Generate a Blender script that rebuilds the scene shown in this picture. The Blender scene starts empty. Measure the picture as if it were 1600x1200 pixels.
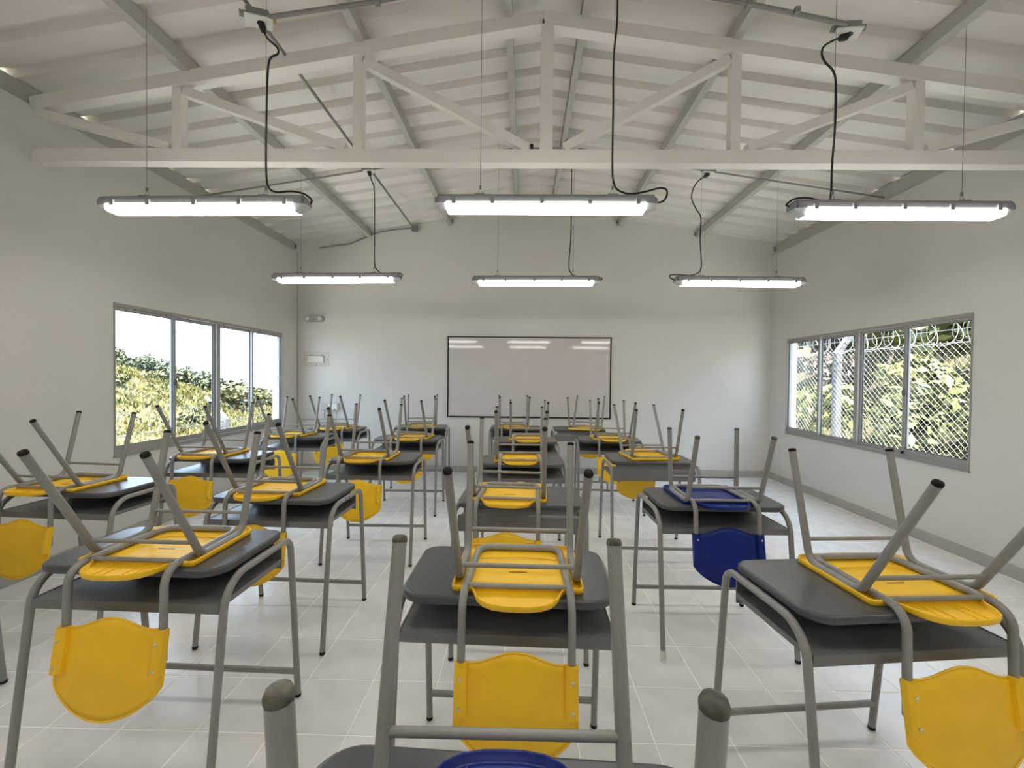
import bpy, bmesh, math, random
from mathutils import Vector, Matrix, noise
random.seed(7)
sc = bpy.context.scene
COL = sc.collection
PI = math.pi

# ------------------------------------------------------------------ camera
cam_d = bpy.data.cameras.new('camera'); cam = bpy.data.objects.new('camera', cam_d); COL.objects.link(cam)
cam_d.sensor_width = 36.0; cam_d.lens = 659.7/1600*36.0; cam_d.clip_start = 0.02; cam_d.clip_end = 2000
PITCH, YAW, ROLL = 0.0156, -0.0291, 0.0107
fw = Vector((math.sin(YAW)*math.cos(PITCH), math.cos(YAW)*math.cos(PITCH), -math.sin(PITCH)))
rt = Vector((math.cos(YAW), -math.sin(YAW), 0)); up = rt.cross(fw)
r2 = rt*math.cos(ROLL)+up*math.sin(ROLL); u2 = up*math.cos(ROLL)-rt*math.sin(ROLL)
CAMH = 1.4105
cam.matrix_world = Matrix(((r2.x,u2.x,-fw.x,0),(r2.y,u2.y,-fw.y,0),(r2.z,u2.z,-fw.z,CAMH),(0,0,0,1)))
sc.camera = cam
sc.view_settings.view_transform = 'Standard'; sc.view_settings.look = 'None'
sc.view_settings.gamma = 1.0; sc.view_settings.use_curve_mapping = False
sc.view_settings.exposure = 0.0
sc.cycles.diffuse_bounces = 8; sc.cycles.max_bounces = 14; sc.cycles.transparent_max_bounces = 16
# ------------------------------------------------------------------ sky and sun
SKY = 6.5
SUN = 45.0
LAMP = 17.5
w = bpy.data.worlds.new('sky'); sc.world = w; w.use_nodes = True
bg = w.node_tree.nodes['Background']; bg.inputs[0].default_value = (0.60, 0.775, 1.0, 1); bg.inputs[1].default_value = SKY
sd = bpy.data.lights.new('sun', 'SUN'); so = bpy.data.objects.new('sun', sd); COL.objects.link(so)
sd.energy = SUN; sd.angle = 0.02; sd.color = (1.0, 0.95, 0.85)
so.rotation_euler = (math.radians(20), math.radians(4), 0); so.location = (0, 0, 30)
# window portals only steer the sampling of sky light
for nm, px, ry in (('portal_left', -3.53, -PI/2), ('portal_right', 3.69, PI/2)):
    pd = bpy.data.lights.new(nm, 'AREA'); pd.shape = 'RECTANGLE'; pd.size = 1.27; pd.size_y = 2.41; pd.cycles.is_portal = True
    po = bpy.data.objects.new(nm, pd); COL.objects.link(po); po.location = (px, 4.6, 1.36); po.rotation_euler = (0, ry, 0)

# ------------------------------------------------------------------ materials
def mat(name, col, rough=0.5, metal=0.0, spec=0.5, var=0.0, vscale=8.0, bump=0.0, bscale=60.0, emis=None, stretch=None, col2=None, rvar=0.0):
    m = bpy.data.materials.new(name); m.use_nodes = True; nt = m.node_tree; b = nt.nodes['Principled BSDF']
    b.inputs['Base Color'].default_value = (*col, 1); b.inputs['Roughness'].default_value = rough
    b.inputs['Metallic'].default_value = metal; b.inputs['Specular IOR Level'].default_value = spec
    tc = nt.nodes.new('ShaderNodeTexCoord')
    src = tc.outputs['Object']
    if stretch:
        mp = nt.nodes.new('ShaderNodeMapping'); mp.inputs['Scale'].default_value = stretch
        nt.links.new(src, mp.inputs['Vector']); src = mp.outputs['Vector']
    if var > 0 or col2:
        n = nt.nodes.new('ShaderNodeTexNoise'); n.inputs['Scale'].default_value = vscale; n.inputs['Detail'].default_value = 4
        nt.links.new(src, n.inputs['Vector'])
        r = nt.nodes.new('ShaderNodeValToRGB')
        r.color_ramp.elements[0].position = 0.3; r.color_ramp.elements[1].position = 0.7
        if col2: c0, c1 = col, col2
        else: c0 = tuple(max(0, c*(1-var)) for c in col); c1 = tuple(min(1, c*(1+var)) for c in col)
        r.color_ramp.elements[0].color = (*c0, 1); r.color_ramp.elements[1].color = (*c1, 1)
        nt.links.new(n.outputs['Fac'], r.inputs['Fac']); nt.links.new(r.outputs['Color'], b.inputs['Base Color'])
        if rvar:
            mr = nt.nodes.new('ShaderNodeMapRange'); mr.inputs['To Min'].default_value = rough-rvar; mr.inputs['To Max'].default_value = rough+rvar
            nt.links.new(n.outputs['Fac'], mr.inputs['Value']); nt.links.new(mr.outputs['Result'], b.inputs['Roughness'])
    if bump > 0:
        n2 = nt.nodes.new('ShaderNodeTexNoise'); n2.inputs['Scale'].default_value = bscale; n2.inputs['Detail'].default_value = 3
        nt.links.new(src, n2.inputs['Vector'])
        bp = nt.nodes.new('ShaderNodeBump'); bp.inputs['Strength'].default_value = bump; bp.inputs['Distance'].default_value = 0.01
        nt.links.new(n2.outputs['Fac'], bp.inputs['Height']); nt.links.new(bp.outputs['Normal'], b.inputs['Normal'])
    if emis:
        b.inputs['Emission Color'].default_value = (*emis[0], 1); b.inputs['Emission Strength'].default_value = emis[1]
    return m
M = {}
M['wall'] = mat('wall_paint', (0.64, 0.63, 0.60), 0.42, var=0.02, vscale=1.3, bump=0.06, bscale=25)
M['base'] = mat('baseboard_tile', (0.40, 0.395, 0.37), 0.35, var=0.08, vscale=5)
M['tile'] = mat('floor_tile', (0.78, 0.785, 0.79), 0.24, var=0.07, vscale=6, bump=0.02, bscale=30, rvar=0.06)
M['grout'] = mat('grout', (0.97, 0.97, 0.97), 0.8, var=0.05, vscale=30)
M['sheet'] = mat('roof_sheet', (0.76, 0.735, 0.70), 0.5, var=0.06, vscale=2.0, stretch=(0.6, 4, 1))
M['white_steel'] = mat('white_steel', (0.79, 0.775, 0.73), 0.38, var=0.03, vscale=3)
M['purlin'] = mat('purlin_steel', (0.48, 0.47, 0.435), 0.42, var=0.05, vscale=4)
M['alu'] = mat('aluminium', (0.33, 0.325, 0.315), 0.42, metal=0.15, var=0.05, vscale=10)
M['alu_dark'] = mat('window_seal', (0.05, 0.05, 0.05), 0.5, var=0.1)
M['tube'] = mat('grey_tube', (0.255, 0.257, 0.245), 0.33, var=0.06, vscale=14)
M['top'] = mat('desk_top', (0.070, 0.073, 0.077), 0.30, spec=0.5, var=0.08, vscale=7, bump=0.03, bscale=300)
M['tray'] = mat('desk_tray', (0.165, 0.168, 0.165), 0.32, var=0.07, vscale=9)
M['cap'] = mat('black_cap', (0.009, 0.0085, 0.008), 0.6, spec=0.2, var=0.5, vscale=60)
M['cap_dusty'] = mat('dusty_cap', (0.02, 0.019, 0.017), 0.6, vscale=55, col2=(0.17, 0.155, 0.12))
M['yellow'] = mat('yellow_plastic', (0.92, 0.56, 0.012), 0.45, var=0.06, vscale=9, bump=0.03, bscale=350)
M['blue'] = mat('blue_plastic', (0.005, 0.022, 0.19), 0.36, spec=0.3, var=0.08, vscale=9, bump=0.03, bscale=350)
M['rivet'] = mat('rivet_steel', (0.7, 0.7, 0.68), 0.3, metal=1.0, var=0.05)
M['lampbody'] = mat('lamp_housing', (0.26, 0.275, 0.29), 0.42, var=0.04)
M['lampclear'] = mat('lamp_end', (0.62, 0.65, 0.68), 0.25, var=0.05)
M['diff'] = mat('lamp_diffuser', (0.9, 0.9, 0.9), 0.4, emis=((1.0, 0.95, 0.875), LAMP), var=0.01)
M['cable'] = mat('black_cable', (0.012, 0.012, 0.012), 0.5, var=0.2)
M['wire'] = mat('hanging_wire', (0.22, 0.22, 0.21), 0.4, metal=0.6, var=0.1)
M['conduit'] = mat('conduit', (0.27, 0.265, 0.25), 0.42, metal=0.5, var=0.08, vscale=12)
M['box'] = mat('white_box', (0.78, 0.77, 0.74), 0.45, var=0.03)
M['brass'] = mat('yellow_coupling', (0.55, 0.42, 0.10), 0.45, var=0.15, vscale=30)
M['board'] = mat('whiteboard', (0.60, 0.57, 0.565), 0.045, var=0.03, vscale=2.5, stretch=(1, 1, 2.5), rvar=0.01)
M['black'] = mat('black_frame', (0.012, 0.011, 0.011), 0.45, var=0.15)
M['panel_trans'] = mat('panel_plate', (0.56, 0.55, 0.49), 0.4, var=0.03)
M['cream'] = mat('cream_tray', (0.66, 0.645, 0.575), 0.4, var=0.03)
M['emerg'] = mat('emergency_body', (0.36, 0.335, 0.325), 0.4, var=0.04)
M['lens'] = mat('clear_lens', (0.60, 0.59, 0.57), 0.2, var=0.05, vscale=60)
M['tape'] = mat('white_tape', (0.75, 0.73, 0.68), 0.7, var=0.15, vscale=40)
M['stamp'] = mat('moulded_mark', (0.16, 0.10, 0.01), 0.6, var=0.1)
M['chip'] = mat('paint_chip', (0.03, 0.027, 0.024), 0.6, var=0.2)
M['galv'] = mat('galvanised_wire', (0.24, 0.245, 0.25), 0.4, metal=0.15, var=0.05)
M['razor'] = mat('razor_wire', (0.07, 0.07, 0.075), 0.4, metal=0.3, var=0.1)
M['concrete'] = mat('concrete_post', (0.10, 0.10, 0.105), 0.85, var=0.10, vscale=20, bump=0.2)
M['outwall'] = mat('outer_render', (0.8, 0.79, 0.76), 0.7, var=0.03)
M['grass'] = mat('hill_grass', (0.026, 0.027, 0.004), 0.9, vscale=1.0, col2=(0.056, 0.043, 0.010), bump=0.9, bscale=1.2)
M['bank'] = mat('bank_soil', (0.0372, 0.0403, 0.0136), 0.95, vscale=1.2, col2=(0.0806, 0.0558, 0.0372), bump=0.8, bscale=6)
M['farhill'] = mat('hazy_hill', (0.1120, 0.1160, 0.1120), 1.0, var=0.06, vscale=0.02, spec=0.0)  # paleness of distance haze painted into the hill's own colour
M['bark'] = mat('bark', (0.16, 0.12, 0.09), 0.9, var=0.2, vscale=10)
def leafmat(name, c0, c1, sc_=1.2):
    m = mat(name, c0, 0.55, vscale=sc_, col2=c1)
    b = m.node_tree.nodes['Principled BSDF']
    return m
M['leafA'] = leafmat('tree_leaf_dark', (0.040, 0.053, 0.030), (0.095, 0.105, 0.048), 0.9)
M['leafB'] = leafmat('tree_leaf_olive', (0.055, 0.060, 0.020), (0.125, 0.115, 0.045), 0.9)
M['tuft'] = leafmat('tuft_grass', (0.060, 0.068, 0.012), (0.125, 0.100, 0.026), 0.45)
M['leafC'] = leafmat('shrub_leaf_green', (0.045, 0.060, 0.02), (0.16, 0.175, 0.06), 2.2)
M['leafD'] = leafmat('shrub_leaf_yellow', (0.0720, 0.0864, 0.0180), (0.2160, 0.2160, 0.0612), 2.2)
M['leafE'] = leafmat('dry_leaf', (0.0550, 0.0413, 0.0275), (0.1430, 0.1100, 0.0770), 2.2)
# thin window glass: lets light straight through and mirrors a little
g = bpy.data.materials.new('window_glass'); g.use_nodes = True; nt = g.node_tree; nt.nodes.clear()
o = nt.nodes.new('ShaderNodeOutputMaterial'); mx = nt.nodes.new('ShaderNodeMixShader'); tr = nt.nodes.new('ShaderNodeBsdfTransparent')
gl = nt.nodes.new('ShaderNodeBsdfGlossy'); lw = nt.nodes.new('ShaderNodeLayerWeight'); mm = nt.nodes.new('ShaderNodeMath')
tr.inputs[0].default_value = (0.95, 0.965, 0.96, 1); gl.inputs['Roughness'].default_value = 0.03; lw.inputs['Blend'].default_value = 0.12
mm.operation = 'MULTIPLY'; mm.inputs[1].default_value = 0.35
nt.links.new(lw.outputs['Fresnel'], mm.inputs[0]); nt.links.new(mm.outputs[0], mx.inputs[0])
nt.links.new(tr.outputs[0], mx.inputs[1]); nt.links.new(gl.outputs[0], mx.inputs[2]); nt.links.new(mx.outputs[0], o.inputs[0])
M['glass'] = g

# ------------------------------------------------------------------ mesh helpers
class MB:
    def __init__(s): s.v = []; s.f = []; s.sm = []
    def add(s, vs, fs, smooth=False):
        o = len(s.v); s.v += [tuple(v) for v in vs]; s.f += [tuple(i+o for i in f) for f in fs]; s.sm += [smooth]*len(fs); return s
    def box(s, a, b):
        x0,y0,z0 = a; x1,y1,z1 = b
        return s.add([(x0,y0,z0),(x1,y0,z0),(x1,y1,z0),(x0,y1,z0),(x0,y0,z1),(x1,y0,z1),(x1,y1,z1),(x0,y1,z1)],
              [(0,3,2,1),(4,5,6,7),(0,1,5,4),(1,2,6,5),(2,3,7,6),(3,0,4,7)])
    def rbox(s, a, b, c=0.004):
        # box with chamfered edges in all directions
        x0,y0,z0 = a; x1,y1,z1 = b
        bm = bmesh.new(); bmesh.ops.create_cube(bm, size=1.0)
        for v in bm.verts: v.co = Vector(((x0+x1)/2+v.co.x*(x1-x0), (y0+y1)/2+v.co.y*(y1-y0), (z0+z1)/2+v.co.z*(z1-z0)))
        bmesh.ops.bevel(bm, geom=list(bm.edges), offset=c, segments=1, affect='EDGES')
        bm.verts.index_update(); s.add([v.co[:] for v in bm.verts], [[v.index for v in f.verts] for f in bm.faces]); bm.free(); return s
    def bar(s, p, q, wd, hg, upv=(0,0,1)):
        p = Vector(p); q = Vector(q); d = (q-p).normalized(); u = Vector(upv); sd_ = d.cross(u)
        if sd_.length < 1e-4: sd_ = d.cross(Vector((0,1,0)))
        sd_.normalize(); u = sd_.cross(d).normalized(); vs = []
        for e in (p, q):
            for a, b in ((-1,-1),(1,-1),(1,1),(-1,1)): vs.append(e+sd_*a*wd/2+u*b*hg/2)
        return s.add(vs, [(3,2,1,0),(4,5,6,7),(0,1,5,4),(1,2,6,5),(2,3,7,6),(3,0,4,7)])
    def tube(s, pts, r, seg=12, cap=True):
        pts = [Vector(p) for p in pts]; n = len(pts); rings = []
        t = (pts[1]-pts[0]).normalized(); a = Vector((0,0,1)) if abs(t.z) < 0.9 else Vector((1,0,0))
        nrm = (a-t*a.dot(t)).normalized()
        for i in range(n):
            if i == 0: t = pts[1]-pts[0]
            elif i == n-1: t = pts[-1]-pts[-2]
            else: t = (pts[i+1]-pts[i]).normalized()+(pts[i]-pts[i-1]).normalized()
            t.normalize(); nrm = (nrm-t*nrm.dot(t)).normalized(); bn = t.cross(nrm)
            k = 1.0
            if 0 < i < n-1:
                c = (pts[i+1]-pts[i]).normalized().dot(t); k = 1/max(c, .7)
            rings.append([pts[i]+(nrm*math.cos(2*PI*j/seg)+bn*math.sin(2*PI*j/seg))*r for j in range(seg)])
        vs = [v for R_ in rings for v in R_]; fs = []
        for i in range(n-1):
            for j in range(seg):
                fs.append((i*seg+j, i*seg+(j+1)%seg, (i+1)*seg+(j+1)%seg, (i+1)*seg+j))
        s.add(vs, fs, True)
        if cap:
            s.add(rings[0], [tuple(reversed(range(seg)))]); s.add(rings[-1], [tuple(range(seg))])
        return s
    def prism(s, poly, z0, z1):
        n = len(poly); vs = [(x,y,z0) for x,y in poly]+[(x,y,z1) for x,y in poly]
        fs = [tuple(reversed(range(n))), tuple(range(n,2*n))]+[(i,(i+1)%n,n+(i+1)%n,n+i) for i in range(n)]
        return s.add(vs, fs)
    def disc_cap(s, c, axis, r, h, seg=12, dome=0.35):
        c = Vector(c); ax = Vector(axis).normalized(); a = Vector((1,0,0)) if abs(ax.x) < .9 else Vector((0,1,0))
        n = (a-ax*a.dot(ax)).normalized(); b = ax.cross(n); prof = [(r,0),(r,h*(1-dome)),(r*.86,h*.88),(r*.5,h)]
        vs = []; fs = []
        for rr,hh in prof:
            for j in range(seg): vs.append(c+ax*hh+(n*math.cos(2*PI*j/seg)+b*math.sin(2*PI*j/seg))*rr)
        for i in range(len(prof)-1):
            for j in range(seg): fs.append((i*seg+j, i*seg+(j+1)%seg, (i+1)*seg+(j+1)%seg, (i+1)*seg+j))
        fs.append(tuple((len(prof)-1)*seg+j for j in range(seg))); fs.append(tuple(reversed(range(seg))))
        return s.add(vs, fs, True)
    def mesh(s, name, m):
        me = bpy.data.meshes.new(name); me.from_pydata(s.v, [], s.f); me.update()
        me.polygons.foreach_set('use_smooth', s.sm)
        me.materials.append(M[m] if isinstance(m, str) else m); return me
    def build(s, name, m, parent=None, loc=None, kind=None):
        ob = bpy.data.objects.new(name, s.mesh(name, m)); COL.objects.link(ob)
        if parent: ob.parent = parent
        if loc: ob.location = loc
        if kind: ob['kind'] = kind
        return ob
def link_mesh(name, me, parent=None, loc=(0,0,0)):
    ob = bpy.data.objects.new(name, me); COL.objects.link(ob)
    if parent: ob.parent = parent
    ob.location = loc; return ob
def empty(name, loc=(0,0,0), rz=0.0):
    ob = bpy.data.objects.new(name, None); COL.objects.link(ob); ob.location = loc; ob.rotation_euler = (0,0,rz)
    ob.empty_display_size = 0.05; return ob
def tag(ob, label, cat, group=None):
    ob['label'] = label; ob['category'] = cat
    if group: ob['group'] = group
    return ob
def struct(ob): ob['kind'] = 'structure'; return ob
def fillet(pts, radii, seg=6):
    # rounds the inner corners of a polyline
    pts = [Vector(p) for p in pts]; out = [pts[0]]
    for i in range(1, len(pts)-1):
        r = radii[i-1] if isinstance(radii, (list, tuple)) else radii
        a = (pts[i-1]-pts[i]).normalized(); b = (pts[i+1]-pts[i]).normalized()
        ang = a.angle(b); d = r/math.tan(ang/2); d = min(d, (pts[i-1]-pts[i]).length*.49, (pts[i+1]-pts[i]).length*.49); r = d*math.tan(ang/2)
        p0 = pts[i]+a*d; p1 = pts[i]+b*d; c = pts[i]+(a+b).normalized()*(r/math.sin(ang/2))
        v0 = p0-c; v1 = p1-c; tot = v0.angle(v1)
        for k in range(seg+1):
            t = k/seg
            out.append(c+(v0*math.sin((1-t)*tot)+v1*math.sin(t*tot))/math.sin(tot))
    out.append(pts[-1]); return out
def smooth_path(pts, n=6):
    P = [Vector(p) for p in pts]; P = [P[0]*2-P[1]]+P+[P[-1]*2-P[-2]]; out = []
    for i in range(1, len(P)-2):
        for k in range(n):
            t = k/n; a,b,c,d = P[i-1],P[i],P[i+1],P[i+2]
            out.append(0.5*((2*b)+(c-a)*t+(2*a-5*b+4*c-d)*t*t+(3*b-a-3*c+d)*t*t*t))
    out.append(P[-2]); return out
def lim(v, a, b): return max(a, min(b, v))

# ------------------------------------------------------------------ room shell
XL, XR, YB, YF = -3.388, 3.549, 6.2125, -3.30      # inner faces; YB is the board wall, YF lies behind the camera
WT = 0.13
RX, RZ = 0.10, 3.92                                 # ridge line of the sheet's underside
def sheet_z(x): return RZ-0.150*(RX-x) if x < RX else RZ-0.155*(x-RX)
def wall_with_hole(x0, x1, y0, y1, z1, hy0, hy1, hz0, hz1):
    m = MB()
    m.box((x0,y0,0),(x1,hy0,z1)); m.box((x0,hy1,0),(x1,y1,z1)); m.box((x0,hy0,0),(x1,hy1,hz0)); m.box((x0,hy0,hz1),(x1,hy1,z1))
    return m
LW = (3.387, 5.801, 0.723, 1.995); RW = (3.453, 5.820, 0.706, 1.965)
struct(wall_with_hole(XL-WT, XL, YF-WT, YB+WT, 3.235, LW[0], LW[1], LW[2], LW[3]).build('wall_left', 'wall'))
struct(wall_with_hole(XR, XR+WT, YF-WT, YB+WT, 3.195, RW[0], RW[1], RW[2], RW[3]).build('wall_right', 'wall'))
def gable(y0, y1, name):
    pts = [(XL-WT,0),(XR+WT,0),(XR+WT,sheet_z(XR+WT)),(RX,RZ),(XL-WT,sheet_z(XL-WT))]
    m = MB(); n = 5
    m.add([(x,y0,z) for x,z in pts]+[(x,y1,z) for x,z in pts], [tuple(range(n)), tuple(reversed(range(n,2*n)))]+[((i+1)%n,i,n+i,n+(i+1)%n) for i in range(n)])
    return struct(m.build(name, 'wall'))
gable(YB, YB+WT, 'wall_far'); gable(YF-WT, YF, 'wall_near')
# thin dark joint line in the left far corner
struct(MB().tube([(XL+0.004,YB-0.004,0.095),(XL+0.004,YB-0.004,3.235)], 0.0045, 6).build('trim_1', 'conduit'))

# floor: grout bed with one object per tile in view
fl = struct(MB().box((XL-WT,YF-WT,-0.12),(XR+WT,YB+WT,-0.0018)).build('floor', 'grout'))
TS, TR, TX, TY = 0.3013, 0.0107, 0.2219, 1.6263
cR, sR = math.cos(TR), math.sin(TR)
def tile_pt(i, j): return (TX+TS*(cR*i-sR*j), TY+TS*(sR*i+cR*j))
def proj(p):
    d = Vector(p)-Vector((0,0,CAMH)); z = d.dot(fw)
    if z < 0.05: return None
    return (800+659.7*d.dot(r2)/z, 600-659.7*d.dot(u2)/z, z)
tiles = []; G = 0.0030
def clip_poly(poly, x0, x1, y0, y1):
    for ax, lim_, sg in ((0,x0,1),(0,x1,-1),(1,y0,1),(1,y1,-1)):
        out = []
        for k in range(len(poly)):
            a, b = poly[k-1], poly[k]; da = (a[ax]-lim_)*sg; db = (b[ax]-lim_)*sg
            if (da < 0) != (db < 0):
                t = da/(da-db); out.append((a[0]+(b[0]-a[0])*t, a[1]+(b[1]-a[1])*t))
            if db >= 0: out.append(b)
        poly = out
        if len(poly) < 3: return None
    return poly
for i in range(-14, 13):
    for j in range(-18, 17):
        g_ = G/TS
        P = [tile_pt(i+g_,j+g_), tile_pt(i+1-g_,j+g_), tile_pt(i+1-g_,j+1-g_), tile_pt(i+g_,j+1-g_)]
        P = clip_poly(P, XL+.001, XR-.001, YF+.001, YB-.001)
        if not P: continue
        cx_ = sum(p[0] for p in P)/len(P); cy_ = sum(p[1] for p in P)/len(P); q = proj((cx_,cy_,0)); area = 0
        if q and -40 < q[0] < 1640 and q[1] < 1240: area = len(P)*TS*TS*CAMH/q[2]**3
        tiles.append((area, cx_, cy_, P))
tiles.sort(key=lambda t: -t[0])
def tile_mesh(m, P, cx_, cy_, dz, ox=0, oy=0):
    b = 0.0016; n = len(P)
    top = [(x+(cx_-x)*b/.15-ox, y+(cy_-y)*b/.15-oy, dz) for x,y in P]; mid = [(x-ox,y-oy,dz-.0014) for x,y in P]; bot = [(x-ox,y-oy,-.003) for x,y in P]
    m.add(bot+mid+top, [tuple(range(2*n,3*n))]+[(i,(i+1)%n,n+(i+1)%n,n+i) for i in range(n)]+[(n+i,n+(i+1)%n,2*n+(i+1)%n,2*n+i) for i in range(n)])
rest = MB(); full_me = None
for k, (a, cx_, cy_, P) in enumerate(tiles):
    dz = random.uniform(-.0004, .0004)
    if a > 0 and k < 300:
        if len(P) == 4 and abs((P[1][0]-P[0][0])-(TS-2*G)) < .001 and abs((P[2][1]-P[1][1])-(TS-2*G)) < .001:
            if not full_me:
                m = MB(); tile_mesh(m, P, cx_, cy_, 0, cx_, cy_); full_me = m.mesh('floor_tile', 'tile')
            link_mesh('floor_tile', full_me, fl, (cx_,cy_,dz))
        else:
            m = MB(); tile_mesh(m, P, cx_, cy_, dz); m.build('floor_tile', 'tile', fl)
    else: tile_mesh(rest, P, cx_, cy_, dz)
rest.build('floor_tile_field', 'tile', fl, kind='stuff')

# tiled baseboards
BBH = 0.0925
def baseboard(name, a, b, nrm, step=0.602):
    root = struct(MB().bar((a[0]+nrm[0]*.003,a[1]+nrm[1]*.003,BBH/2),(b[0]+nrm[0]*.003,b[1]+nrm[1]*.003,BBH/2), .006, BBH-.002).build(name, 'grout'))
    L = (Vector(b)-Vector(a)).length; d = (Vector(b)-Vector(a))/L; n = int(L/step)+1
    for k in range(n):
        s0 = k*step+.001; s1 = min((k+1)*step, L)-.001
        if s1-s0 < .02: continue
        p = Vector(a)+d*s0; q = Vector(a)+d*s1
        MB().bar((p.x+nrm[0]*.005,p.y+nrm[1]*.005,BBH/2),(q.x+nrm[0]*.005,q.y+nrm[1]*.005,BBH/2), .010, BBH).build('baseboard_tile', 'base', root)
    return root
baseboard('baseboard_left', (XL,YF), (XL,YB), (1,0)); baseboard('baseboard_right', (XR,YB), (XR,YF), (-1,0)); baseboard('baseboard_far', (XL+.011,YB), (XR-.011,YB), (0,-1))

# ------------------------------------------------------------------ ribbed roof sheets
ceil_ = struct(empty('ceiling', (RX,2.5,RZ)))
RP, RWB, RWT, RH = 0.2545, 0.090, 0.060, 0.052
def sheet(xa, xb, y0, nr, parent):
    # pans with trapezoid ribs rising upward, running down the slope
    ys = []
    for k in range(nr):
        y = y0+k*RP
        ys += [(y,0),(y+RP-RWB,0),(y+RP-RWB+(RWB-RWT)/2,RH),(y+RP-(RWB-RWT)/2,RH)]
    ys.append((y0+nr*RP,0))
    m = MB(); vs = []
    for x in (xa, xb):
        for y,h in ys: vs.append((x,y,sheet_z(x)+h))
    n = len(ys)
    for x in (xa, xb):
        for y,h in ys: vs.append((x,y,sheet_z(x)+h+.004))
    fs = []
    for i in range(n-1): fs += [(i,i+1,n+i+1,n+i), (2*n+i,3*n+i,3*n+i+1,2*n+i+1)]
    fs += [(0,n,3*n,2*n),(n-1,3*n-1,4*n-1,2*n-1)]
    m.add(vs, fs); ob = m.build('roof_sheet', 'sheet'); ob.parent = parent; ob.location = (-RX,-2.5,-RZ)
    return ob
Y0 = 3.26-RP*27+.02
for k in range(11):
    sheet(XL-.30, RX, Y0+k*4*RP, 4, ceil_); sheet(RX, XR+.30, Y0+k*4*RP, 4, ceil_)
struct(MB().add([(RX-.12,Y0,RZ+.058),(RX,Y0,RZ+.078),(RX+.12,Y0,RZ+.058),(RX-.12,Y0+44*RP,RZ+.058),(RX,Y0+44*RP,RZ+.078),(RX+.12,Y0+44*RP,RZ+.058)], [(0,1,4,3),(1,2,5,4)]).build('trim_2', 'sheet'))

# purlins (lipped channels), each a thing
def purlin(x, wd, side, label, dep=0.092, y0=YF, y1=YB-.004, zoff=0):
    zt = min(sheet_z(x-wd/2), sheet_z(x+wd/2))-.002+zoff; zb = zt-dep; t = .005; xw = x+side*wd/2   # side: where the web stands
    p = [(xw,zb),(xw,zt),(xw-side*wd,zt),(xw-side*wd,zt-.016),(xw-side*(wd-t),zt-.016),(xw-side*(wd-t),zt-t),(xw-side*t,zt-t),(xw-side*t,zb+t),
         (xw-side*(wd-t),zb+t),(xw-side*(wd-t),zb+.016),(xw-side*wd,zb+.016),(xw-side*wd,zb)]
    n = len(p); m = MB(); L = (y1-y0)
    m.add([(a-x,0,b-zb) for a,b in p]+[(a-x,L,b-zb) for a,b in p], [(i,(i+1)%n,n+(i+1)%n,n+i) for i in range(n)]+[tuple(range(n)), tuple(reversed(range(n,2*n)))])
    ob = m.build('purlin', 'purlin', loc=(x,y0,zb)); tag(ob, label, 'purlin', 'steel purlins under the roof sheets')
    # screwed clip where the purlin meets the far wall
    MB().box((-wd*.9,L-.012,dep*.35),(wd*.9,L-.004,dep*.8)).build('wall_clip', 'conduit', ob)
    return ob
purlin(-2.316, .062, 1, 'grey roof purlin, first one in from the left eave')
purlin(-1.119, .055, 1, 'grey roof purlin, second one in from the left eave')
purlin(-.131, .050, -1, 'grey roof purlin just left of the roof ridge')
purlin(.373, .050, 1, 'grey roof purlin just right of the roof ridge')
purlin(1.358, .055, -1, 'grey roof purlin, second one in from the right eave')
purlin(2.482, .062, -1, 'grey roof purlin, first one in from the right eave')
purlin(XL-.075, .07, 1, 'grey eave purlin lying on top of the left wall', dep=.138)
purlin(XR+.075, .07, -1, 'grey eave purlin lying on top of the right wall', dep=.170)

# ------------------------------------------------------------------ white roof truss
YT = 2.862; TW = .082
tr_ = empty('roof_truss', (RX,YT,2.83)); tag(tr_, 'white painted steel roof truss spanning the room under the purlins', 'truss')
def tc_z(x): return (3.832-.152*(RX-x)) if x < RX else (3.832-.160*(x-RX))      # top face of the top chord
def bc_z(x): return 2.922-.0075*(x-RX)                                           # top face of the bottom chord
HC = .088
def tbar(name, p, q, wd, hg):
    m = MB(); m.bar((p[0]-RX,0,p[1]-2.83),(q[0]-RX,0,q[1]-2.83), wd, hg, (0,1,0) if abs(p[0]-q[0]) < 1e-3 else (0,0,1)); return m.build(name, 'white_steel', tr_)
tbar('top_chord', (XL-.02,tc_z(XL-.02)-HC/2), (RX,tc_z(RX)-HC/2), TW, HC); tbar('top_chord', (RX,tc_z(RX)-HC/2), (XR+.02,tc_z(XR+.02)-HC/2), TW, HC)
tbar('bottom_chord', (XL-.02,bc_z(XL)-HC/2), (XR+.02,bc_z(XR)-HC/2), TW, HC)
VX = [-2.385,-1.14,1.365,2.535]
kp = .127
tbar('king_post', (kp,bc_z(kp)), (kp,tc_z(kp)-HC), TW, .094)
for vx in VX: tbar('vertical_strut', (vx,bc_z(vx)), (vx,tc_z(vx)-HC), .062, .062)
def diag(x0, z0, x1, z1): tbar('diagonal_strut', (x0,z0), (x1,z1), .058, .058)
zt_ = lambda x: tc_z(x)-HC-.025
diag(XL+.0, zt_(XL)+.02, VX[0]-.06, bc_z(VX[0])+.02); diag(VX[0]+.04, zt_(VX[0]), VX[1]-.09, bc_z(VX[1])+.02); diag(VX[1]+.04, zt_(VX[1]), kp-.12, bc_z(kp)+.02)
diag(XR-.0, zt_(XR)+.02, VX[3]+.06, bc_z(VX[3])+.02); diag(VX[3]-.04, zt_(VX[3]), VX[2]+.09, bc_z(VX[2])+.02); diag(VX[2]-.04, zt_(VX[2]), kp+.12, bc_z(kp)+.02)

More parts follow.
